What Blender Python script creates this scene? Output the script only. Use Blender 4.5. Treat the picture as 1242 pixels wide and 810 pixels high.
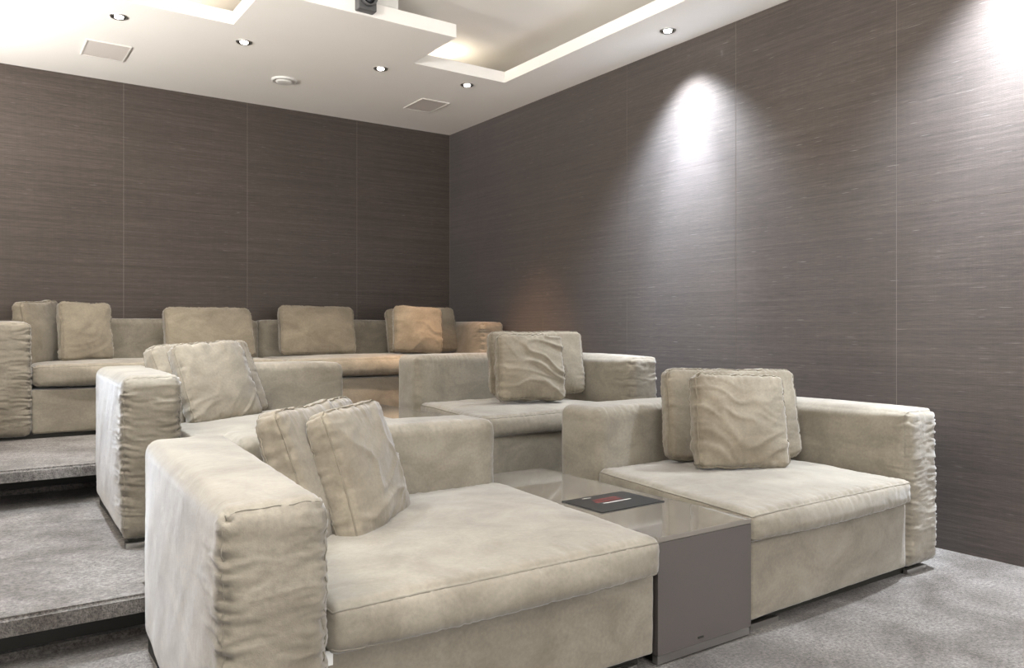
import bpy, bmesh, math, random
import numpy as np
from mathutils import Vector, Matrix

for o in list(bpy.data.objects):
    bpy.data.objects.remove(o, do_unlink=True)
S = bpy.context.scene
COL = S.collection
R = math.radians

# ------------------------------------------------------------------ camera
YAW = math.atan(666.0 / 960.0)
cam = bpy.data.cameras.new('camera')
cam.sensor_fit = 'HORIZONTAL'
cam.sensor_width = 36.0
cam.lens = 960.0 / 1242.0 * 36.0
cam.shift_y = -6.0 / 1242.0
cam.clip_start = 0.02
camo = bpy.data.objects.new('camera', cam)
camo.location = (0, 0, 1.1)
camo.rotation_euler = (R(90), 0, -YAW)
COL.objects.link(camo)
S.camera = camo

# ------------------------------------------------------------------ world / exposure
w = bpy.data.worlds.new('world')
w.use_nodes = True
w.node_tree.nodes['Background'].inputs[0].default_value = (1.0, 0.98, 0.96, 1)
w.node_tree.nodes['Background'].inputs[1].default_value = 2.5
S.world = w
S.view_settings.view_transform = 'Standard'
S.view_settings.look = 'None'
S.view_settings.gamma = 1.0
S.view_settings.use_curve_mapping = False
S.view_settings.exposure = 0.70

# ------------------------------------------------------------------ lights of the room and added fill
XLW = -1.25
CZ = 3.05                                  # underside of the ceiling border
def spot(loc, power, size=80, blend=0.7, col=(1, 0.95, 0.88), rad=0.035, aim=None):
    l = bpy.data.lights.new('spot_lamp', 'SPOT')
    l.energy = power; l.spot_size = R(size); l.spot_blend = blend
    l.color = col; l.shadow_soft_size = rad
    o = bpy.data.objects.new('spot_lamp', l)
    o.location = loc
    if aim:
        d = Vector(aim) - Vector(loc)
        o.rotation_euler = d.to_track_quat('-Z', 'Y').to_euler()
    COL.objects.link(o)
    return o
def point(loc, power, col=(1, 0.9, 0.75), rad=0.03):
    l = bpy.data.lights.new('cove_lamp', 'POINT')
    l.energy = power; l.color = col; l.shadow_soft_size = rad
    o = bpy.data.objects.new('cove_lamp', l); o.location = loc
    COL.objects.link(o); return o

WARM = (1.0, 0.87, 0.70); NEUT = (1.0, 0.95, 0.88); COOL = (0.82, 0.90, 1.0)
ZL = CZ - 0.03
# x, y, power, cone, colour, radius
DOWN = [
    (0.80, 5.457, 110, 80, NEUT), (1.57, 5.457, 110, 80, NEUT),
    (2.57, 5.43, 120, 75, WARM), (3.31, 5.40, 230, 58, (1.0, 0.55, 0.27)),
    (3.784, 3.669, 150, 100, COOL), (3.784, 1.669, 230, 104, COOL), (3.784, -0.33, 120, 92, COOL),
    (0.42, 3.669, 300, 84, COOL), (0.42, 1.669, 110, 84, COOL), (0.42, -0.33, 130, 84, COOL),
]
FRONT_FILL = [(0.80, -1.9), (1.7, -1.9), (2.6, -1.9), (3.4, -1.9)]  # added row behind the camera, fills the room with more light
for (x, y, p, c, k) in DOWN:
    spot((x, y, ZL), p, c, 1.0, k)
    if x > 3.7:                       # the wall washers: a tighter core beam leaning on the wall
        spot((x, y, ZL), 140, 82, 1.0, (0.90, 0.94, 1.0), 0.03, (4.02, y, 0.7))
        spot((x, y, ZL), 230, 44, 1.0, (0.88, 0.93, 1.0), 0.03, (4.02, y, 0.85))
for (x, y) in FRONT_FILL:
    spot((x, y, ZL), 60, 130, 0.8, NEUT)
FILL_UP = [(XLW + 0.12, 0.4), (XLW + 0.12, 2.2), (XLW + 0.12, 4.0), (XLW + 0.12, 5.7)]           # added fill uplighters on the unseen aisle wall, to brighten the ceiling
for (x, y) in FILL_UP:
    spot((x, y, 2.05), 390 if y < 3 else 195, 165, 1.0, (1, 0.965, 0.92), 0.06, (x + 0.9, y - 0.1, 3.05))
COVE = [(3.10, 5.42), (1.12, 5.42), (2.1, -1.85), (0.40, 1.8)]
for (x, y) in COVE:
    point((x, y, CZ + 0.165), 1.1)

# ------------------------------------------------------------------ materials
def newmat(name):
    m = bpy.data.materials.new(name); m.use_nodes = True
    n = m.node_tree.nodes; n.clear()
    out = n.new('ShaderNodeOutputMaterial'); b = n.new('ShaderNodeBsdfPrincipled')
    m.node_tree.links.new(b.outputs[0], out.inputs[0])
    return m, m.node_tree.nodes, m.node_tree.links, b
def plain(name, col, rough=0.6, metal=0.0, spec=0.5, coat=0.0):
    m, n, l, b = newmat(name)
    b.inputs['Base Color'].default_value = (*col, 1); b.inputs['Roughness'].default_value = rough
    b.inputs['Metallic'].default_value = metal; b.inputs['Specular IOR Level'].default_value = spec
    b.inputs['Coat Weight'].default_value = coat
    return m
def coords(n, l, scale=(1, 1, 1), kind='Object', loc=(0, 0, 0)):
    tc = n.new('ShaderNodeTexCoord'); mp = n.new('ShaderNodeMapping')
    mp.inputs['Scale'].default_value = scale; mp.inputs['Location'].default_value = loc
    l.new(tc.outputs[kind], mp.inputs[0]); return mp.outputs[0]
def worldpos(n, l, scale=(1, 1, 1)):
    g = n.new('ShaderNodeNewGeometry'); mp = n.new('ShaderNodeMapping')
    mp.inputs['Scale'].default_value = scale
    l.new(g.outputs['Position'], mp.inputs[0]); return mp.outputs[0]
def noise(n, l, vec, scale, detail=4, rough=0.55, dist=0.0):
    t = n.new('ShaderNodeTexNoise'); t.inputs['Scale'].default_value = scale
    t.inputs['Detail'].default_value = detail; t.inputs['Roughness'].default_value = rough
    t.inputs['Distortion'].default_value = dist
    l.new(vec, t.inputs['Vector']); return t.outputs['Fac']
def ramp(n, l, fac, stops):
    r = n.new('ShaderNodeValToRGB'); e = r.color_ramp.elements
    while len(e) < len(stops): e.new(0.5)
    for i, (p, c) in enumerate(stops):
        e[i].position = p; e[i].color = (*c, 1)
    l.new(fac, r.inputs[0]); return r.outputs[0]
def mul(n, l, a, b, fac=1.0, mode='MULTIPLY'):
    x = n.new('ShaderNodeMix'); x.data_type = 'RGBA'; x.blend_type = mode
    x.inputs[0].default_value = fac
    l.new(a, x.inputs[6]); l.new(b, x.inputs[7]); return x.outputs[2]
def bump(n, l, b, h, strength, dist, prev=None):
    k = n.new('ShaderNodeBump'); k.inputs['Strength'].default_value = strength
    k.inputs['Distance'].default_value = dist
    l.new(h, k.inputs['Height'])
    if prev: l.new(prev, k.inputs['Normal'])
    l.new(k.outputs[0], b.inputs['Normal']); return k.outputs[0]

def velvet(name, dark, light, sheen=0.42):
    m, n, l, b = newmat(name)
    v = worldpos(n, l)
    nap = noise(n, l, worldpos(n, l, (1, 1, 1.6)), 4.5, 5, 0.62, 0.6)      # brushed nap in big patches
    c1 = ramp(n, l, nap, [(0.32, dark), (0.68, light)])
    f = noise(n, l, v, 90, 3, 0.6)
    c2 = ramp(n, l, f, [(0.25, (0.86, 0.86, 0.86)), (0.75, (1.06, 1.06, 1.06))])
    l.new(mul(n, l, c1, c2), b.inputs['Base Color'])
    b.inputs['Roughness'].default_value = 0.85
    b.inputs['Specular IOR Level'].default_value = 0.2
    b.inputs['Sheen Weight'].default_value = sheen
    b.inputs['Sheen Roughness'].default_value = 0.45
    b.inputs['Sheen Tint'].default_value = (0.93, 0.95, 1.0, 1)
    g = noise(n, l, v, 320, 2, 0.6)
    p = bump(n, l, b, g, 0.25, 0.002)
    wv = noise(n, l, v, 14, 4, 0.6, 1.2)
    bump(n, l, b, wv, 0.16, 0.008, p)
    return m
M = {}
M['velvet'] = velvet('beige_velvet', (0.192, 0.169, 0.132), (0.292, 0.264, 0.213))
M['pillow'] = velvet('taupe_velvet', (0.185, 0.157, 0.116), (0.275, 0.240, 0.182))
M['seam'] = plain('seam_thread', (0.22, 0.20, 0.165), 0.9, spec=0.1)
M['piping'] = plain('pillow_piping', (0.21, 0.183, 0.14), 0.9, spec=0.1)

def carpet():
    m, n, l, b = newmat('grey_carpet')
    v = worldpos(n, l)
    a = noise(n, l, v, 3.2, 4, 0.6, 0.5)
    c1 = ramp(n, l, a, [(0.38, (0.100, 0.088, 0.079)), (0.62, (0.205, 0.190, 0.177))])
    f = noise(n, l, v, 75, 5, 0.85)
    c2 = ramp(n, l, f, [(0.36, (0.35, 0.35, 0.35)), (0.64, (1.6, 1.6, 1.6))])
    l.new(mul(n, l, c1, c2), b.inputs['Base Color'])
    b.inputs['Roughness'].default_value = 1.0; b.inputs['Specular IOR Level'].default_value = 0.05
    b.inputs['Sheen Weight'].default_value = 0.2
    g = noise(n, l, v, 170, 3, 0.7)
    p = bump(n, l, b, g, 0.8, 0.012)
    bump(n, l, b, a, 0.3, 0.03, p)
    return m
M['carpet'] = carpet()

def silk(axis):
    m, n, l, b = newmat('woven_wall_silk_' + axis)
    st = (1.1, 1.1, 85) 
    sf = (14, 14, 420)
    h1 = noise(n, l, worldpos(n, l, st), 1.0, 5, 0.65)
    h2 = noise(n, l, worldpos(n, l, sf), 1.0, 3, 0.7)
    vv = noise(n, l, worldpos(n, l, (160, 160, 2.5)), 1.0, 2, 0.6)
    c1 = ramp(n, l, h1, [(0.30, (0.046, 0.033, 0.024)), (0.5, (0.065, 0.048, 0.037)), (0.75, (0.092, 0.072, 0.058))])
    c2 = ramp(n, l, h2, [(0.3, (0.58, 0.58, 0.58)), (0.72, (1.42, 1.42, 1.42))])
    c3 = ramp(n, l, vv, [(0.3, (0.93, 0.93, 0.93)), (0.7, (1.07, 1.07, 1.07))])
    big = ramp(n, l, noise(n, l, worldpos(n, l), 1.1, 3), [(0.3, (0.86, 0.84, 0.82)), (0.7, (1.12, 1.12, 1.12))])
    slub = noise(n, l, worldpos(n, l, (9, 9, 190)), 1.0, 1, 0.4)
    c4 = ramp(n, l, slub, [(0.72, (0, 0, 0)), (0.82, (0.12, 0.115, 0.11))])
    c = mul(n, l, mul(n, l, mul(n, l, c1, c2), c3), big)
    c = mul(n, l, c, c4, 1.0, 'ADD')
    l.new(c, b.inputs['Base Color'])
    b.inputs['Roughness'].default_value = 0.48
    b.inputs['Metallic'].default_value = 0.3
    b.inputs['Sheen Weight'].default_value = 0.58
    b.inputs['Sheen Roughness'].default_value = 0.5
    b.inputs['Sheen Tint'].default_value = (0.86, 0.88, 0.95, 1)
    b.inputs['Specular IOR Level'].default_value = 0.6
    p = bump(n, l, b, h2, 0.35, 0.002)
    bump(n, l, b, h1, 0.12, 0.002, p)
    return m
M['silk'] = silk('a')
M['wallback'] = plain('wall_lining', (0.20, 0.17, 0.145), 0.8)

def plaster():
    m, n, l, b = newmat('ceiling_paint')
    a = noise(n, l, worldpos(n, l), 1.2, 3)
    c = ramp(n, l, a, [(0.3, (0.875, 0.845, 0.80)), (0.7, (0.905, 0.88, 0.838))])
    l.new(c, b.inputs['Base Color']); b.inputs['Roughness'].default_value = 0.75
    b.inputs['Specular IOR Level'].default_value = 0.25
    return m
M['ceil'] = plaster()
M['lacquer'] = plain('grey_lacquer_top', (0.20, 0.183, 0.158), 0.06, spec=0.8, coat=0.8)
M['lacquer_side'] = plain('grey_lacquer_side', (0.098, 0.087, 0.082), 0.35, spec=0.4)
M['chrome'] = plain('brushed_steel', (0.55, 0.54, 0.52), 0.3, 1.0)
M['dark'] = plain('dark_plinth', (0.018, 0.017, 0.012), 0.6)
M['blackprint'] = plain('black_print', (0.018, 0.019, 0.020), 0.35)
M['redprint'] = plain('red_print', (0.17, 0.032, 0.030), 0.4)
M['whiteprint'] = plain('white_print', (0.62, 0.60, 0.57), 0.4)
M['paper'] = plain('paper_edge', (0.55, 0.53, 0.5), 0.7)
M['grille'] = plain('speaker_mesh', (0.66, 0.61, 0.575), 0.8)
M['grille_frame'] = plain('speaker_rim', (0.72, 0.69, 0.65), 0.7)
M['white'] = plain('white_plastic', (0.74, 0.73, 0.70), 0.4)
M['greyplastic'] = plain('grey_plastic', (0.09, 0.09, 0.09), 0.4)
M['lens'] = plain('lens_glass', (0.008, 0.008, 0.010), 0.05, spec=0.8)
M['reflector'] = plain('lamp_reflector', (0.32, 0.30, 0.28), 0.25, 1.0)
M['tag'] = plain('tag_cloth', (0.8, 0.8, 0.78), 0.8)
def emis(name, col, s):
    m, n, l, b = newmat(name)
    b.inputs['Base Color'].default_value = (0.8, 0.8, 0.8, 1)
    b.inputs['Emission Color'].default_value = (*col, 1); b.inputs['Emission Strength'].default_value = s
    return m
M['bulb'] = emis('lamp_glow', (1.0, 0.97, 0.92), 12)
M['bulbwarm'] = emis('cove_lamp_glow', (1.0, 0.88, 0.7), 8)

# ------------------------------------------------------------------ object helpers
def link(name, me, mat, parent=None, loc=None, rot=None):
    o = bpy.data.objects.new(name, me); COL.objects.link(o)
    if mat: me.materials.append(mat)
    if parent: o.parent = parent
    if loc is not None: o.location = loc
    if rot is not None: o.rotation_euler = rot
    return o
def tag(o, label=None, cat=None, group=None, kind=None):
    if label: o['label'] = label
    if cat: o['category'] = cat
    if group: o['group'] = group
    if kind: o['kind'] = kind
    return o
def empty(name, loc, rz=0.0, label=None, cat=None, group=None):
    o = bpy.data.objects.new(name, None); COL.objects.link(o)
    o.empty_display_size = 0.1
    o.location = loc; o.rotation_euler = (0, 0, rz)
    return tag(o, label, cat, group)
def mesh(name, v, f, smooth=False):
    me = bpy.data.meshes.new(name); me.from_pydata([tuple(map(float, p)) for p in v], [], f)
    if smooth: me.polygons.foreach_set('use_smooth', [True] * len(me.polygons))
    me.update(); return me
def box_mesh(name, x0, x1, y0, y1, z0, z1, bev=0.0, seg=2):
    bm = bmesh.new()
    vs = [bm.verts.new(p) for p in ((x0,y0,z0),(x1,y0,z0),(x1,y1,z0),(x0,y1,z0),(x0,y0,z1),(x1,y0,z1),(x1,y1,z1),(x0,y1,z1))]
    for f in ((0,3,2,1),(4,5,6,7),(0,1,5,4),(1,2,6,5),(2,3,7,6),(3,0,4,7)):
        bm.faces.new([vs[i] for i in f])
    if bev: bmesh.ops.bevel(bm, geom=bm.edges[:], offset=bev, segments=seg, affect='EDGES', profile=0.5)
    me = bpy.data.meshes.new(name); bm.to_mesh(me); bm.free(); return me
def box(name, x0, x1, y0, y1, z0, z1, mat, parent=None, bev=0.0, base=None):
    """world-space extents; parented boxes are given relative to the parent's location (no rotation)"""
    ox, oy, oz = parent_origin(parent)
    if parent is None:
        base = base or ((x0+x1)/2, (y0+y1)/2, z0)
        me = box_mesh(name, x0-base[0], x1-base[0], y0-base[1], y1-base[1], z0-base[2], z1-base[2], bev)
        return link(name, me, mat, None, base)
    me = box_mesh(name, x0-ox, x1-ox, y0-oy, y1-oy, z0-oz, z1-oz, bev)
    return link(name, me, mat, parent)
def parent_origin(p):
    x = y = z = 0.0
    while p is not None:
        x += p.location[0]; y += p.location[1]; z += p.location[2]; p = p.parent
    return x, y, z
def prism(name, poly, z0, z1, mat, parent=None):
    n = len(poly)
    v = [(x, y, z0) for x, y in poly] + [(x, y, z1) for x, y in poly]
    f = [list(range(n))[::-1], list(range(n, 2*n))] + [[i, (i+1) % n, n+(i+1) % n, n+i] for i in range(n)]
    return link(name, mesh(name, v, f), mat, parent)
def lathe_mesh(name, prof, seg=24, smooth=True):
    v, f = [], []
    for r, z in prof:
        for k in range(seg):
            a = 2*math.pi*k/seg; v.append((r*math.cos(a), r*math.sin(a), z))
    for i in range(len(prof)-1):
        for k in range(seg):
            f.append([i*seg+k, i*seg+(k+1) % seg, (i+1)*seg+(k+1) % seg, (i+1)*seg+k])
    me = mesh(name, v, f, smooth); return me

# ---- value noise in numpy
def hash2(ix, iy, seed):
    h = (ix.astype(np.int64)*374761393 + iy.astype(np.int64)*668265263 + seed*974634777) & 0x7fffffff
    h = ((h ^ (h >> 13))*1274126177) & 0x7fffffff
    h = h ^ (h >> 16)
    return (h & 0xffff)/65535.0
def vn(x, y, seed=0):
    ix = np.floor(x); iy = np.floor(y); fx = x-ix; fy = y-iy
    fx = fx*fx*fx*(fx*(fx*6-15)+10); fy = fy*fy*fy*(fy*(fy*6-15)+10)
    a = hash2(ix, iy, seed); b = hash2(ix+1, iy, seed); c = hash2(ix, iy+1, seed); d = hash2(ix+1, iy+1, seed)
    return (a*(1-fx)+b*fx)*(1-fy)+(c*(1-fx)+d*fx)*fy
def fbm(x, y, seed=0, o=3):
    s = 0; a = 0.5
    for i in range(o):
        s = s+a*vn(x*2**i, y*2**i, seed+i*17); a *= 0.5
    return s/(1-0.5**o)

class Soft:
    """an upholstered block: rounded box, bulged faces, gathers along its edges, folds in its cloth.
    quad = four footprint corners (front left, front right, back right, back left), z0..z1 height."""
    def __init__(s, hx, hy, hz, r, seed, bulge=(0, 0, 0), gather=(0, 0, 0), glen=0.07, gfreq=28,
                 dent=0.004, fold=0.0, foldang=0.5, quad=None, pinch=0.0, step=0.02, gface=None, sagz=0.0):
        s.__dict__.update(locals())
    def evalp(s, P):
        h = np.array([s.hx, s.hy, s.hz]); r = min(s.r, h.min()*0.98)
        C = np.clip(P, -(h-r), h-r); D = P-C
        L = np.linalg.norm(D, axis=1, keepdims=True); N = D/np.maximum(L, 1e-9)
        Q = C+r*N
        q = P/h
        disp = np.zeros(len(P))
        for a in range(3):
            b, c = [i for i in range(3) if i != a]
            if s.bulge[a]:
                wgt = np.abs(N[:, a])*(1-np.abs(q[:, b])**2.5)*(1-np.abs(q[:, c])**2.5)
                asym = 1.0-0.25*q[:, 2] if a == 1 else 1.0
                disp += s.bulge[a]*wgt*asym
        for c in range(3):                         # gathers run across the edges parallel to axis c
            if not s.gather[c]: continue
            a, b = [i for i in range(3) if i != c]
            d = np.maximum((h[a]-np.abs(P[:, a]))+(h[b]-np.abs(P[:, b])), 0)
            sg = (np.sign(P[:, a])+2*np.sign(P[:, b]))
            u = P[:, c]*s.gfreq+sg*13.7
            ln = s.glen*(0.35+1.3*vn(u*0.6, sg*5.1, s.seed+5))
            fall = np.exp(-(d/ln)**1.3)
            warp = u+1.3*(vn(P[:, c]*9, d*14, s.seed+2)-0.5)+d*3*(vn(P[:, c]*5, sg*3, s.seed+9)-0.5)
            rg = vn(warp, d*9+sg*7, s.seed+c*31)+0.5*vn(warp*2.1, d*16+sg, s.seed+c*11+3)
            rg = 1-np.abs(rg/0.75-1.0)*1.6
            if s.gface is not None:                # restrict to edges touching one face
                ax, sn = s.gface
                fall = fall*np.where(np.sign(P[:, ax]) == sn, 1.0, 0.12)*1.0
            disp += s.gather[c]*fall*(rg-0.35)
        al = np.array([P[:, 0]*1.0+P[:, 1]*0.7, P[:, 2]+P[:, 1]*0.7])
        if s.dent:
            k = fbm(P[:, 0]*4.1+P[:, 2]*1.7+s.seed, P[:, 1]*4.3+P[:, 2]*3.1, s.seed+1, 3)
            disp += s.dent*(k-0.5)*2
        if s.fold:
            ca, sa = math.cos(s.foldang), math.sin(s.foldang)
            x = P[:, 0]*ca+P[:, 2]*sa; y = -P[:, 0]*sa+P[:, 2]*ca
            w1 = fbm(P[:, 0]*4, P[:, 2]*4, s.seed+4, 2)-0.5; w2 = fbm(P[:, 0]*3+9, P[:, 2]*3, s.seed+8, 2)-0.5
            n1 = vn(x*2.6+2*w1+P[:, 1]*4, y*15+5.0*w2+3*w1, s.seed+6)
            n2 = vn(x*4.5+3+w2, y*26+5.0*w2-2.5*w1, s.seed+7)
            cre = 1.2*(1-np.abs(2*n1-1))**3-0.5+0.5*(1-np.abs(2*n2-1))**2
            msk = vn(P[:, 0]*4.5+2, P[:, 2]*4.5, s.seed+12)
            fall = 1-0.25*np.abs(q[:, 0])**4
            disp += 0.74*s.fold*cre*(0.35+1.0*msk)*fall
        Q = Q+N*disp[:, None]
        if s.pinch:                                 # pillow outline: ears at the corners
            fx = 1-s.pinch*(1-q[:, 2]**2)*0.6; fz = 1-s.pinch*(1-q[:, 0]**2)
            Q[:, 0] *= fx; Q[:, 2] *= fz
            cr = np.clip((np.abs(q[:, 0])*np.abs(q[:, 2]))**3, 0, 1)
            Q[:, 1] *= 1-0.30*cr
            rd = (np.abs(q[:, 0])*np.abs(q[:, 2]))**8
            Q[:, 0] *= 1-0.045*rd; Q[:, 2] *= 1-0.055*rd
        if s.sagz:                                  # filling settles toward the bottom
            Q[:, 0] *= 1+s.sagz*(-q[:, 2])*0.5
        if s.quad is not None:
            u = (Q[:, 0]/s.hx+1)/2; v = (Q[:, 1]/s.hy+1)/2
            A, B, Cc, Dd = [np.array(p, float) for p in s.quad]
            xy = (1-v)[:, None]*((1-u)[:, None]*A+u[:, None]*B)+v[:, None]*((1-u)[:, None]*Dd+u[:, None]*Cc)
            Q = np.column_stack([xy, Q[:, 2]])
        return Q
    def grid(s, h, st):
        m = max(2, int(round(2*h/st)))
        t = np.linspace(-h, h, m+1)
        r = min(s.r, h*0.9)
        extra = [-h+r*k for k in (0.25, 0.5, 0.75, 1.0)]
        t = np.concatenate([t[(np.abs(t) < h-r*1.15)], extra, [-e for e in extra], [-h, h]])
        t = np.unique(np.round(t, 5)); return t
    def build(s, name):
        h = [s.hx, s.hy, s.hz]; ST = s.step if isinstance(s.step, tuple) else (s.step,)*3
        T = [s.grid(k, q) for k, q in zip(h, ST)]
        idx = {}; pts = []; F = []
        def vid(p):
            k = (round(p[0], 5), round(p[1], 5), round(p[2], 5))
            i = idx.get(k)
            if i is None:
                i = len(pts); idx[k] = i; pts.append(p)
            return i
        for a in range(3):
            b, c = (a+1) % 3, (a+2) % 3
            for sg in (-1, 1):
                ids = []
                for x in T[b]:
                    row = []
                    for y in T[c]:
                        p = [0, 0, 0]; p[a] = sg*h[a]; p[b] = x; p[c] = y
                        row.append(vid(p))
                    ids.append(row)
                for i in range(len(T[b])-1):
                    for j in range(len(T[c])-1):
                        f = [ids[i][j], ids[i+1][j], ids[i+1][j+1], ids[i][j+1]]
                        F.append(f if sg > 0 else f[::-1])
        V = s.evalp(np.array(pts, float))
        return mesh(name, V.tolist(), F, True)
    def loop(s, axis, sign, inset=0.0, step=0.012):
        h = [s.hx, s.hy, s.hz]; b, c = (axis+1) % 3, (axis+2) % 3
        B, Cc = h[b], h[c]; P = []
        seq = [(-B, -Cc), (B, -Cc), (B, Cc), (-B, Cc)]
        for k in range(4):
            (x0, y0), (x1, y1) = seq[k], seq[(k+1) % 4]
            m = max(2, int(math.hypot(x1-x0, y1-y0)/step))
            for t in range(m):
                p = [0, 0, 0]; p[axis] = sign*(h[axis]-inset); p[b] = x0+(x1-x0)*t/m; p[c] = y0+(y1-y0)*t/m
                P.append(p)
        return s.evalp(np.array(P, float))
def tube_mesh(name, P, r, closed=True, seg=5):
    P = np.array(P, float); n = len(P); v = []; f = []
    nxt = np.roll(P, -1, 0) if closed else np.vstack([P[1:], P[-1:]*2-P[-2:-1]])
    prv = np.roll(P, 1, 0) if closed else np.vstack([P[:1]*2-P[1:2], P[:-1]])
    T = nxt-prv; T /= np.maximum(np.linalg.norm(T, axis=1, keepdims=True), 1e-9)
    ref = np.array([0.31, 0.52, 0.79])
    for i in range(n):
        a = np.cross(T[i], ref); a /= max(np.linalg.norm(a), 1e-6); b = np.cross(T[i], a)
        for k in range(seg):
            t = 2*math.pi*k/seg; v.append(P[i]+r*(math.cos(t)*a+math.sin(t)*b))
    for i in range(n if closed else n-1):
        j = (i+1) % n
        for k in range(seg): f.append([i*seg+k, i*seg+(k+1) % seg, j*seg+(k+1) % seg, j*seg+k])
    return mesh(name, v, f, True)

def block(name, quad, z0, z1, parent, seed, mat=None, r=0.03, seam=None, seam_name='seam', **kw):
    """one soft upholstered part given by its footprint in world coordinates"""
    ox, oy, oz = parent_origin(parent)
    A, B, Cc, D = [np.array(p, float) for p in quad]
    hx = (np.linalg.norm(B-A)+np.linalg.norm(Cc-D))/4; hy = (np.linalg.norm(D-A)+np.linalg.norm(Cc-B))/4
    q = [(p[0]-ox, p[1]-oy) for p in quad]
    s = Soft(hx, hy, (z1-z0)/2, r, seed, quad=q, **kw)
    me = s.build(name)
    zc = (z0+z1)/2-oz
    o = link(name, me, mat or M['velvet'], parent, (0, 0, zc))
    for (ax, sn, ins) in (seam or []):
        link(seam_name, tube_mesh(seam_name, s.loop(ax, sn, ins), 0.0015 if seam_name == 'seam' else 0.0032), M['seam'], o)
    return o
def rect(x0, x1, y0, y1): return [(x0, y0), (x1, y0), (x1, y1), (x0, y1)]

# ------------------------------------------------------------------ the room
Z2, Z3 = 0.18, 0.39
XL, XR, YF, YB = -1.25, 4.025, -3.2, 6.905
def structure(o): o['kind'] = 'structure'; return o
structure(box('floor', XL-0.1, XR+0.1, YF-0.1, YB+0.1, -0.12, 0.0, M['carpet']))

# raised platforms: carpeted slab with an overhanging nose, recess coloured near-black as shade, low skirting at its foot
def tier(xk, y0, y1, z0, z1, yrec):
    poly = [(XL, y0), (xk, y0), (xk, y1), (XR, y1), (XR, YB), (XL, YB)]
    sl = structure(prism('floor', poly, z1-0.062, z1, M['carpet']))
    y2 = max(y1+0.02, yrec+0.03)
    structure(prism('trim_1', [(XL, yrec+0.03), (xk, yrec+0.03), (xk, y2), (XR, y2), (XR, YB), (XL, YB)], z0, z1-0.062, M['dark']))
    structure(box('trim_2', XL, xk+0.05, yrec, yrec+0.028, z0, z0+0.028, M['carpet']))
    bm = bmesh.new(); bm.from_mesh(sl.data)
    e = [x for x in bm.edges if all(v.co.z > z1-0.001 for v in x.verts) and all(v.co.y < YB-0.1 for v in x.verts)
         and abs(x.verts[0].co.y-x.verts[1].co.y) < 0.001]
    bmesh.ops.bevel(bm, geom=e, offset=0.012, segments=3, affect='EDGES'); bm.to_mesh(sl.data); bm.free()
tier(0.535, 2.987, 3.13, 0.0, Z2, 3.10)
tier(0.60, 4.70, 4.90, Z2, Z3, 5.18)

wr = structure(box('wall_right', XR+0.0012, XR+0.15, YF, YB+0.15, 0, 3.5, M['wallback']))
wb = structure(box('wall_back', XL-0.15, XR+0.0012, YB+0.0012, YB+0.15, 0, 3.5, M['wallback']))
wl = structure(box('wall_left', XL-0.15, XL-0.0012, YF, YB+0.0012, 0, 3.5, M['wallback']))
def cover(parent, axis, at, sgn, cuts, z0, z1, splits={}, gap=0.003):
    for i in range(len(cuts)-1):
        a, b = cuts[i]+gap/2, cuts[i+1]-gap/2
        zs = [z0]+splits.get(i, [])+[z1]
        for k in range(len(zs)-1):
            c, d = zs[k]+(0.0006 if k else 0), zs[k+1]-(0.0006 if k < len(zs)-2 else 0)
            if axis == 'x': box('wallpaper_panel', min(at, at+sgn*0.0012), max(at, at+sgn*0.0012), a, b, c, d, M['silk'], parent)
            else: box('wallpaper_panel', a, b, min(at, at+sgn*0.0012), max(at, at+sgn*0.0012), c, d, M['silk'], parent)
ry = [YF, -1.84, -0.82, 0.22, 1.24, 2.262, 3.314, 4.315, 5.345, 6.37, YB-0.003]
cover(wr, 'x', XR+0.0012, -1, ry, 0.002, CZ-0.001, {4: [1.10, 1.74], 5: [1.72], 6: [2.19]})
cover(wb, 'y', YB+0.0012, -1, [XL, -0.97, 0.05, 1.046, 2.014, 3.026, XR-0.001], 0.002, CZ-0.001, {})
cover(wl, 'x', XL-0.0012, 1, [YF, -2.2, -1.2, -0.2, 0.8, 1.8, 2.8, 3.8, 4.8, 5.8, YB-0.003], 0.002, CZ-0.001)

# ceiling: border with a rectangular opening, upper ceiling above it, shadow gap along the walls
HX0, HX1, HY0, HY1 = 0.68, 3.524, -1.6, 5.183
def ring_slab(name, o, h, z0, z1, mat):
    v = []; f = []
    for z in (z0, z1):
        v += [(o[0], o[2], z), (o[1], o[2], z), (o[1], o[3], z), (o[0], o[3], z)]
        v += [(h[0], h[2], z), (h[1], h[2], z), (h[1], h[3], z), (h[0], h[3], z)]
    for i in range(4):
        j = (i+1) % 4
        f += [[i, 4+i, 4+j, j], [8+i, 8+j, 12+j, 12+i], [i, j, 8+j, 8+i], [4+i, 12+i, 12+j, 4+j]]
    return link(name, mesh(name, v, f), mat)
structure(ring_slab('ceiling', (XL, XR, YF, YB), (HX0, HX1, HY0, HY1), CZ, CZ+0.085, M['ceil']))
structure(box('ceiling', XL-0.02, XR+0.02, YF-0.02, YB+0.02, 3.29, 3.5, M['ceil']))
# walls of the cove behind the lip
cv = 0.55
structure(ring_slab('trim_3', (XL, XR, YF, YB), (HX0-cv, XR-0.03, HY0-cv, HY1+cv), CZ+0.085, 3.29, M['ceil']))
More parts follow.
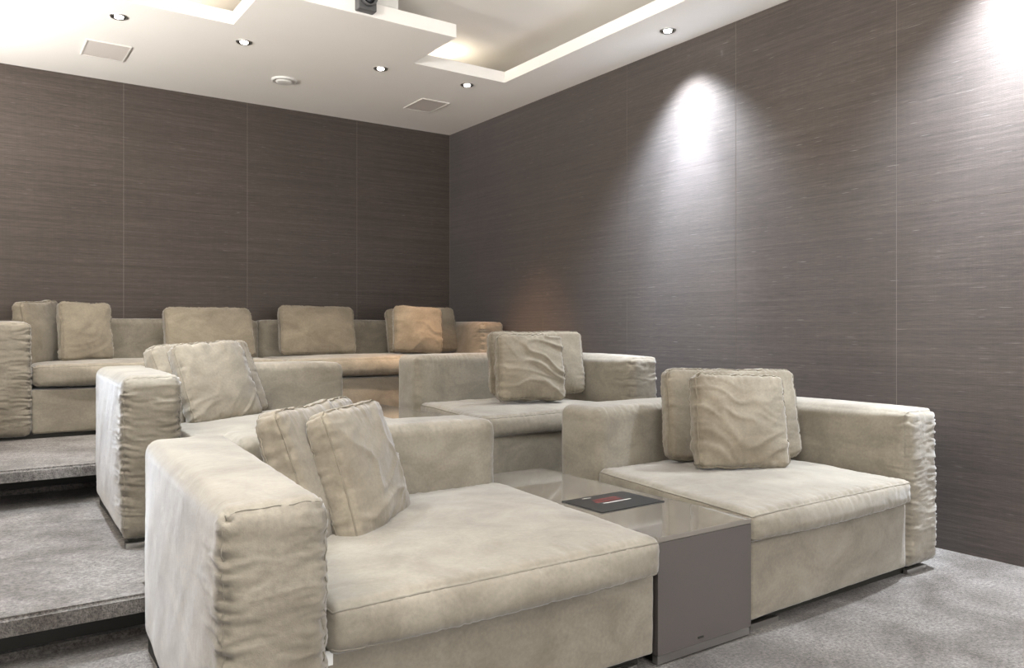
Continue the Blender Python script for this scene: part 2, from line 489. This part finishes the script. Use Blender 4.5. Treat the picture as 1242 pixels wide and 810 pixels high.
# projector shelf hanging in the opening
shelf = box('projector_shelf', 1.42, 2.71, 4.558, 5.181, CZ-0.004, CZ+0.086, M['ceil'], None, 0.002)
tag(shelf, 'white slab shelf hanging in the ceiling opening under the projector', 'shelf')
pj = empty('projector', (2.07, 4.80, CZ+0.086), 0, 'white video projector lying on the ceiling shelf with a black lens', 'projector')
box('body', 1.84, 2.31, 4.60, 4.98, CZ+0.092, CZ+0.215, M['white'], pj, 0.02)
box('foot', 1.90, 1.94, 4.65, 4.69, CZ+0.086, CZ+0.094, M['greyplastic'], pj)
box('foot', 2.21, 2.25, 4.65, 4.69, CZ+0.086, CZ+0.094, M['greyplastic'], pj)
hs = box('lens_housing', 1.985, 2.105, 4.50, 4.605, CZ+0.01, CZ+0.185, M['greyplastic'], pj, 0.006)
ox, oy, oz = parent_origin(hs)
ln = link('lens_ring', lathe_mesh('lens_ring', [(0.030, 0), (0.052, 0), (0.054, 0.03), (0.048, 0.034), (0.040, 0.012), (0.03, 0.0)], 28), M['greyplastic'], hs, (2.045-ox, 4.50-oy, CZ+0.085-oz), (R(90), 0, 0))
link('lens', lathe_mesh('lens', [(0.0, 0.024), (0.02, 0.022), (0.046, 0.012), (0.046, 0.002)], 28), M['lens'], hs, (2.045-ox, 4.50-oy, CZ+0.085-oz), (R(90), 0, 0))
box('button', 2.118, 2.14, 4.595, 4.604, CZ+0.15, CZ+0.165, M['greyplastic'], pj)

# recessed downlights, with the added fill row behind the viewer
trim_me = lathe_mesh('trim_ring', [(0.036, 0.0), (0.040, -0.006), (0.050, -0.006), (0.053, -0.001), (0.053, 0.0)], 28)
cup_me = lathe_mesh('reflector', [(0.038, -0.004), (0.030, -0.001), (0.0, -0.0005)], 28)
bulb_me = lathe_mesh('bulb', [(0.026, -0.001), (0.025, -0.008), (0.014, -0.012), (0.0, -0.013)], 24)
LABS = ['recessed ceiling downlight above the left end of the rear sofa, leftmost lit spot',
        'recessed ceiling downlight beside the round detector, second lit spot from the left',
        'recessed ceiling downlight under the projector shelf, third spot from the left',
        'recessed ceiling downlight beside the right square grille, near the back corner',
        'recessed ceiling downlight close to the right wall over the bright scallop',
        'recessed downlight by the right wall nearest the viewer', 'recessed downlight by the right wall behind the viewer',
        'recessed downlight above the aisle over the middle row', 'recessed downlight above the front left armrest',
        'recessed downlight over the aisle behind the viewer',
        'recessed downlight in front of the screen, leftmost of its row', 'recessed downlight in front of the screen, second from left',
        'recessed downlight in front of the screen, second from right', 'recessed downlight in front of the screen, rightmost of its row']
for (p, lab) in zip([d[:2] for d in DOWN]+FRONT_FILL, LABS):
    e = empty('downlight', (p[0], p[1], CZ), 0, lab, 'downlight', 'recessed ceiling downlights')
    for nm, me, mt in (('trim_ring', trim_me, 'chrome'), ('reflector', cup_me, 'reflector'), ('bulb', bulb_me, 'bulb')):
        if not me.materials: me.materials.append(M[mt])
        link(nm, me, None, e)
for i, (x, y) in enumerate(COVE):
    e = empty('cove_spot', (x, y, CZ+0.085), 0, ['small uplight hidden in the ceiling recess right of the projector shelf',
        'small uplight hidden in the ceiling recess left of the projector shelf', 'small uplight in the recess edge nearest the screen',
        'small uplight in the left edge of the ceiling recess'][i], 'uplight', 'uplights in the ceiling recess')
    link('base', lathe_mesh('base', [(0.0, 0.03), (0.03, 0.03), (0.035, 0.0), (0.0, 0.0)], 16), M['greyplastic'], e)
    link('bulb', lathe_mesh('bulb', [(0.024, 0.03), (0.02, 0.042), (0.0, 0.046)], 16), M['bulbwarm'], e)

for i, (x, y) in enumerate(FILL_UP):  # bowls for the added fill uplighters, out of view
    e = empty('wall_sconce', (XLW, y, 1.95), 0, ['white bowl uplighter on the aisle wall before the front row', 'white bowl uplighter on the aisle wall beside the front row',
        'white bowl uplighter on the aisle wall beside the middle row', 'white bowl uplighter on the aisle wall beside the rear row'][i], 'sconce', 'uplighters on the aisle wall')
    link('bowl', lathe_mesh('bowl', [(0.0, 0.0), (0.05, 0.005), (0.085, 0.05), (0.095, 0.10), (0.089, 0.10), (0.078, 0.052), (0.0, 0.02)], 24), M['white'], e, (0.12, 0, 0))
    box('wall_plate', XLW, XLW+0.03, y-0.04, y+0.04, 1.97, 2.07, M['white'], e)
    link('bulb', lathe_mesh('bulb', [(0.0, 0.02), (0.025, 0.03), (0.03, 0.06), (0.0, 0.085)], 16), M['bulb'], e, (0.12, 0, 0))

def grille(x0, x1, y0, y1, label):
    e = empty('ceiling_grille', ((x0+x1)/2, (y0+y1)/2, CZ), 0, label, 'grille', 'square ceiling grilles')
    fr = ring_slab('frame', (x0-(x0+x1)/2, x1-(x0+x1)/2, y0-(y0+y1)/2, y1-(y0+y1)/2),
                   (x0+0.008-(x0+x1)/2, x1-0.008-(x0+x1)/2, y0+0.008-(y0+y1)/2, y1-0.008-(y0+y1)/2), -0.008, 0.0, M['grille_frame'])
    fr.parent = e
    box('mesh_panel', x0+0.009, x1-0.009, y0+0.009, y1-0.009, CZ-0.005, CZ, M['grille'], e)
grille(0.683, 0.960, 5.995, 6.350, 'flat grey rectangular grille in the ceiling at the left, above the left pillows')
grille(3.187, 3.450, 5.918, 6.270, 'flat grey rectangular grille in the ceiling near the back corner')
e = empty('smoke_detector', (2.069, 6.109, CZ), 0, 'round white smoke detector ring on the ceiling between the grilles', 'detector')
link('base', lathe_mesh('base', [(0.10, 0.0), (0.098, -0.012), (0.082, -0.016), (0.078, -0.010), (0.0, -0.010)], 32), M['white'], e)
link('cap', lathe_mesh('cap', [(0.066, -0.008), (0.064, -0.020), (0.05, -0.024), (0.0, -0.024)], 32), M['white'], e)

# ------------------------------------------------------------------ upholstery
ARM = dict(r=0.045, dent=0.004, gather=(0.005, 0.0018, 0.0125), glen=0.085, gfreq=68, bulge=(0.012, 0.016, 0.010), gface=(1, -1), step=(0.012, 0.02, 0.0065))
BACK = dict(r=0.045, dent=0.003, gather=(0.006, 0.002, 0.005), glen=0.055, gfreq=60, bulge=(0.008, 0.012, 0.008), gface=(1, -1), step=(0.0075, 0.02, 0.012))
SEAT = dict(r=0.034, dent=0.006, gather=(0.005, 0.003, 0.004), glen=0.06, gfreq=48, bulge=(0.006, 0.034, 0.024), step=(0.009, 0.014, 0.009))
BASE = dict(r=0.014, dent=0.003, gather=(0.001, 0.001, 0.0015), glen=0.05, gfreq=30, bulge=(0.002, 0.006, 0.0), step=0.03)

def plinth(parent, x0, x1, y0, y1, z):
    box('plinth', x0+0.02, x1-0.02, y0+0.03, y1-0.03, z, z+0.05, M['dark'], parent)
def steel_foot(parent, x, y, z):
    box('foot', x, x+0.16, y, y+0.02, z, z+0.022, M['chrome'], parent)

def sofa_left(x, y, z, armx, arm, back, seat, base, seed, label):
    """module with its arm on the left: base, seat cushion, backrest, armrest, plinth"""
    t = empty('sofa_module', (x, y, z), 0, label, 'sofa', 'sofa modules')
    block('armrest', arm, z+0.035, z+0.72, t, seed, seam=[(1, -1, 0.012)], **ARM)
    block('backrest', back, z+0.05, z+0.715, t, seed+1, **BACK)
    block('base', base, z+0.045, z+0.325, t, seed+2, **BASE)
    block('seat_cushion', seat, z+0.325, z+0.448, t, seed+3, seam=[(2, 1, 0.012), (2, -1, 0.012)], seam_name='piping', **SEAT)
    return t

# front row, left
t = sofa_left(1.1, 2.3, 0, 0, [(0.440, 1.695), (0.680, 1.70), (0.80, 2.98), (0.515, 2.98)],
              rect(0.79, 1.875, 2.815, 3.085), [(0.705, 1.765), (1.798, 1.765), (1.885, 2.81), (0.80, 2.81)],
              rect(0.70, 1.842, 1.845, 2.81), 11, 'beige velvet sofa module in front on the left, broad left arm, nearest the viewer')
plinth(t, 0.66, 1.83, 1.86, 2.98, 0); plinth(t, 0.50, 0.70, 1.72, 2.96, 0); steel_foot(t, 0.47, 1.71, 0.0); steel_foot(t, 1.62, 1.86, 0.0)
fb = [c for c in t.children if c.name.startswith('base')][0]
ox, oy, oz = parent_origin(fb)
tg = box('care_tag', 0.712, 0.738, 1.826, 1.829, 0.285, 0.322, M['tag'], t); tg['label'] = 'small white cloth tag'
# front row, right
t = empty('sofa_module', (2.9, 2.3, 0), 0, 'beige velvet sofa module in front on the right, arm beside the bare wall', 'sofa', 'sofa modules')
block('armrest', [(3.445, 1.885), (3.685, 1.875), (3.69, 3.09), (3.45, 3.09)], 0.035, 0.735, t, 21, seam=[(1, -1, 0.012)], **ARM)
block('backrest', [(2.465, 2.83), (3.445, 2.83), (3.445, 3.10), (2.44, 3.11)], 0.05, 0.725, t, 22, **BACK)
block('base', [(2.338, 1.855), (3.435, 1.885), (3.435, 2.83), (2.36, 2.83)], 0.045, 0.328, t, 23, **BASE)
block('seat_cushion', [(2.318, 1.835), (3.425, 1.85), (3.45, 2.825), (2.45, 2.825)], 0.328, 0.442, t, 24, seam=[(2, 1, 0.012), (2, -1, 0.012)], seam_name='piping', **SEAT)
plinth(t, 2.34, 3.66, 1.90, 3.08, 0); steel_foot(t, 2.36, 1.875, 0); steel_foot(t, 3.47, 1.90, 0)

# middle row
OX, OY, OZ = 0.0, 1.75, Z2
t = sofa_left(1.2, 4.1, Z2, 0, [(0.545, 3.62), (0.775, 3.62), (0.83, 4.69), (0.575, 4.69)],
              rect(0.835, 1.92, 4.57, 4.85), [(0.79, 3.58), (1.87, 3.58), (1.94, 4.565), (0.84, 4.565)],
              rect(0.785, 1.90, 3.64, 4.565), 31, 'beige velvet sofa module in the middle row on the left, shiny arm beside the steps')
plinth(t, 0.76, 1.88, 3.65, 4.69, Z2); plinth(t, 0.57, 0.79, 3.62, 4.68, Z2); steel_foot(t, 0.56, 3.635, Z2)
t = empty('sofa_module', (2.95, 4.1, Z2), 0, 'beige velvet sofa module in the middle row on the right, behind the front right one', 'sofa', 'sofa modules')
block('armrest', [(3.40, 3.60), (3.63, 3.60), (3.64, 4.85), (3.41, 4.85)], Z2+0.035, Z2+0.745, t, 41, seam=[(1, -1, 0.012)], **ARM)
block('backrest', [(2.415, 4.56), (3.40, 4.56), (3.40, 4.85), (2.415, 4.85)], Z2+0.05, Z2+0.745, t, 42, **BACK)
block('base', [(2.31, 3.62), (3.39, 3.62), (3.39, 4.56), (2.34, 4.56)], Z2+0.045, Z2+0.328, t, 43, **BASE)
block('seat_cushion', [(2.29, 3.60), (3.395, 3.61), (3.40, 4.555), (2.43, 4.555)], Z2+0.328, Z2+0.445, t, 44, seam=[(2, 1, 0.012), (2, -1, 0.012)], seam_name='piping', **SEAT)
plinth(t, 2.32, 3.61, 3.66, 4.83, Z2)

# rear row: two long modules against the back wall
t = empty('sofa_module', (1.1, 6.4, Z3), 0, 'beige velvet sofa module in the rear row on the left, arm at the picture edge', 'sofa', 'sofa modules')
block('armrest', rect(0.125, 0.362, 5.935, 6.88), Z3+0.02, Z3+0.755, t, 51, seam=[(1, -1, 0.012)], **ARM)
block('backrest', rect(0.366, 2.038, 6.66, 6.885), Z3+0.05, Z3+0.785, t, 52, **BACK)
block('base', rect(0.366, 2.038, 5.96, 6.66), Z3+0.03, Z3+0.315, t, 53, **BASE)
block('seat_cushion', rect(0.370, 2.03, 5.95, 6.655), Z3+0.335, Z3+0.475, t, 54, seam=[(2, 1, 0.012), (2, -1, 0.012)], seam_name='piping', **SEAT)
plinth(t, 0.14, 2.03, 5.96, 6.86, Z3)
t = empty('sofa_module', (3.0, 6.4, Z3), 0, 'beige velvet sofa module in the rear row on the right, in the back corner', 'sofa', 'sofa modules')
block('armrest', rect(3.75, 3.985, 5.86, 6.88), Z3+0.02, Z3+0.77, t, 61, seam=[(1, -1, 0.012)], **ARM)
block('backrest', rect(2.046, 3.746, 6.66, 6.885), Z3+0.05, Z3+0.785, t, 62, **BACK)
block('base', rect(2.046, 3.746, 5.96, 6.66), Z3+0.03, Z3+0.315, t, 63, **BASE)
block('seat_cushion', rect(2.052, 3.742, 5.95, 6.655), Z3+0.335, Z3+0.475, t, 64, seam=[(2, 1, 0.012), (2, -1, 0.012)], seam_name='piping', **SEAT)
plinth(t, 2.06, 3.96, 5.96, 6.86, Z3)

# ------------------------------------------------------------------ tables between the modules
def table(x0, x1, y0, y1, z, label):
    t = empty('side_table', ((x0+x1)/2, (y0+y1)/2, z), 0, label, 'table', 'lacquered tables between the sofas')
    box('top', x0, x1, y0, y1, z+0.404, z+0.422, M['lacquer'], t, 0.002)
    box('front_panel', x0, x1, y0+0.001, y0+0.02, z+0.035, z+0.403, M['lacquer_side'], t, 0.001)
    box('side_panel', x0, x0+0.02, y0+0.021, y1, z+0.035, z+0.403, M['lacquer_side'], t)
    box('side_panel', x1-0.02, x1, y0+0.021, y1, z+0.035, z+0.403, M['lacquer_side'], t)
    box('back_panel', x0+0.021, x1-0.021, y1-0.02, y1, z+0.035, z+0.403, M['lacquer_side'], t)
    box('plinth', x0+0.004, x1-0.004, y0+0.006, y0+0.03, z+0.006, z+0.032, M['chrome'], t)
    box('floor_pad', x0+0.02, x1-0.02, y0+0.035, y1-0.02, z, z+0.034, M['dark'], t)
    return t
t = table(1.856, 2.322, 1.842, 3.10, 0.0, 'glossy grey lacquered low table between the two front sofa modules')
kh = box('lock', 2.045, 2.07, 1.8395, 1.843, 0.052, 0.058, M['dark'], t)
table(1.93, 2.285, 3.62, 4.86, Z2, 'glossy grey lacquered low table between the two middle row sofas')
# brochure on the front table: black cover with a red title block and a white line
b0 = empty('brochure', (2.095, 2.325, 0.422), R(1.5), 'black printed brochure with red lettering lying on the front table', 'brochure')
link('cover', box_mesh('cover', -0.165, 0.165, -0.118, 0.118, 0.0005, 0.004, 0.0008), M['blackprint'], b0)
def strip(x0, x1, y0, y1, mat, nm='print'):
    link(nm, box_mesh(nm, x0, x1, y0, y1, 0.0040, 0.0044), M[mat], b0)
rr = random.Random(4)
for (yy, hh, xa, xb) in ((0.040, 0.022, -0.06, 0.055), (0.008, 0.024, -0.075, 0.06)):
    x = xa
    while x < xb:
        wd = rr.uniform(0.008, 0.014)
        strip(x, x+wd, yy, yy+hh*rr.uniform(0.8, 1), 'redprint'); x += wd+0.0035
strip(-0.06, 0.085, -0.014, -0.006, 'whiteprint')
strip(-0.075, -0.03, 0.094, 0.099, 'whiteprint')

# ------------------------------------------------------------------ pillows
def pillow(name, loc, yaw, tilt, roll, wd, ht, th, seed, label, group, fold=0.010, ang=0.5, step=0.0085):
    t = empty(name, loc, 0, label, 'pillow', group)
    t.rotation_euler = (Matrix.Rotation(yaw, 3, 'Z') @ Matrix.Rotation(tilt, 3, 'X') @ Matrix.Rotation(roll, 3, 'Y')).to_euler()
    big = wd > 0.6
    s = Soft(wd/2, th/2*0.62, ht/2, 0.026, seed, bulge=(0.004, th*0.26, 0.004), gather=(0.0062, 0.003, 0.0062), glen=0.045, gfreq=66,
             dent=0.006, fold=fold, foldang=ang, pinch=0.035, step=step, sagz=0.03)
    c = link('cushion_cover', s.build('cushion_cover'), M['pillow'], t, (0, th*0.5, 0))
    for sn in (-1, 1):
        link('piping', tube_mesh('piping', s.loop(1, sn, 0.010), 0.0032), M['piping'], c)
    return t
BG, SG = 'large back pillows', 'small square throw pillows'
def P(nm, par, th, seed, label, fold=0.009, ang=0.5, step=0.0085, dz=0.0):
    x, y, z, yw, ti, ro, wd, ht = par
    pillow(nm, (x, y, z+dz), yw, ti, ro, wd, ht, th, seed, label, BG if nm == 'back_pillow' else SG, fold, ang, step)
P('back_pillow', (3.09, 2.525, 0.695, -0.355, -0.159, 0.014, 0.715, 0.445), 0.15, 101, 'wide beige back pillow leaning in the front right sofa corner', 0.005)
P('throw_pillow', (2.90, 2.325, 0.690, -0.40, -0.183, 0.03, 0.445, 0.435), 0.15, 102, 'small square beige pillow in front of the wide one on the front right sofa', 0.009, 0.10)
P('back_pillow', (1.085, 2.549, 0.655, 0.847, -0.321, 0.021, 0.72, 0.45), 0.16, 103, 'wide taupe back pillow slumped in the corner of the front left sofa', 0.010, 0.9)
P('throw_pillow', (1.158, 2.436, 0.645, 0.749, -0.317, 0.011, 0.475, 0.45), 0.15, 104, 'small wrinkled taupe pillow leaning in front on the front left sofa', 0.013, 0.4)
P('throw_pillow', (1.106, 4.200, 0.848, 0.415, -0.403, -0.046, 0.43, 0.44), 0.14, 105, 'small beige pillow leaning on the middle left sofa beside its shiny arm', 0.010, 0.8)
P('back_pillow', (1.12, 4.35, 0.845, 0.55, -0.391, -0.04, 0.70, 0.44), 0.14, 106, 'wide back pillow peeking out behind the small pillow on the middle left sofa', 0.007)
P('back_pillow', (3.07, 4.10, 0.890, -0.248, -0.18, 0.002, 0.66, 0.42), 0.14, 107, 'wide beige back pillow on the middle right sofa, behind a wrinkled small one', 0.006)
P('throw_pillow', (2.867, 3.887, 0.876, -0.201, -0.20, 0.03, 0.445, 0.415), 0.14, 108, 'small creased beige pillow on the middle right sofa', 0.014, -0.3)
P('throw_pillow', (0.50, 6.42, 1.08, 0.95, -0.10, -0.06, 0.45, 0.45), 0.14, 109, 'leftmost pillow of the rear row, turned sideways beside the left arm', 0.008, 0.3, 0.012)
P('throw_pillow', (0.74, 6.33, 1.092, 0.30, -0.17, 0.02, 0.36, 0.43), 0.13, 110, 'second pillow from the left in the rear row, square with ruffled left edge', 0.008, 0.7, 0.012)
P('back_pillow', (1.599, 6.391, 1.085, 0.081, -0.277, 0.0, 0.685, 0.42), 0.15, 111, 'wide plain back pillow in the rear row, left one of the middle pair', 0.005, 0.4, 0.012)
P('back_pillow', (2.492, 6.44, 1.098, 0.004, -0.205, 0.015, 0.666, 0.43), 0.15, 112, 'wide plain back pillow in the rear row, right one of the middle pair', 0.005, 0.2, 0.012)
P('back_pillow', (3.43, 6.327, 1.104, -0.132, -0.245, -0.04, 0.668, 0.42), 0.15, 113, 'wide back pillow in warm light at the right end of the rear row', 0.005, 0.2, 0.012)
P('throw_pillow', (3.237, 6.058, 1.104, -0.19, -0.196, 0.05, 0.434, 0.41), 0.14, 114, 'small tan pillow in warm light before the rear right back pillow', 0.010, 0.1, 0.012)
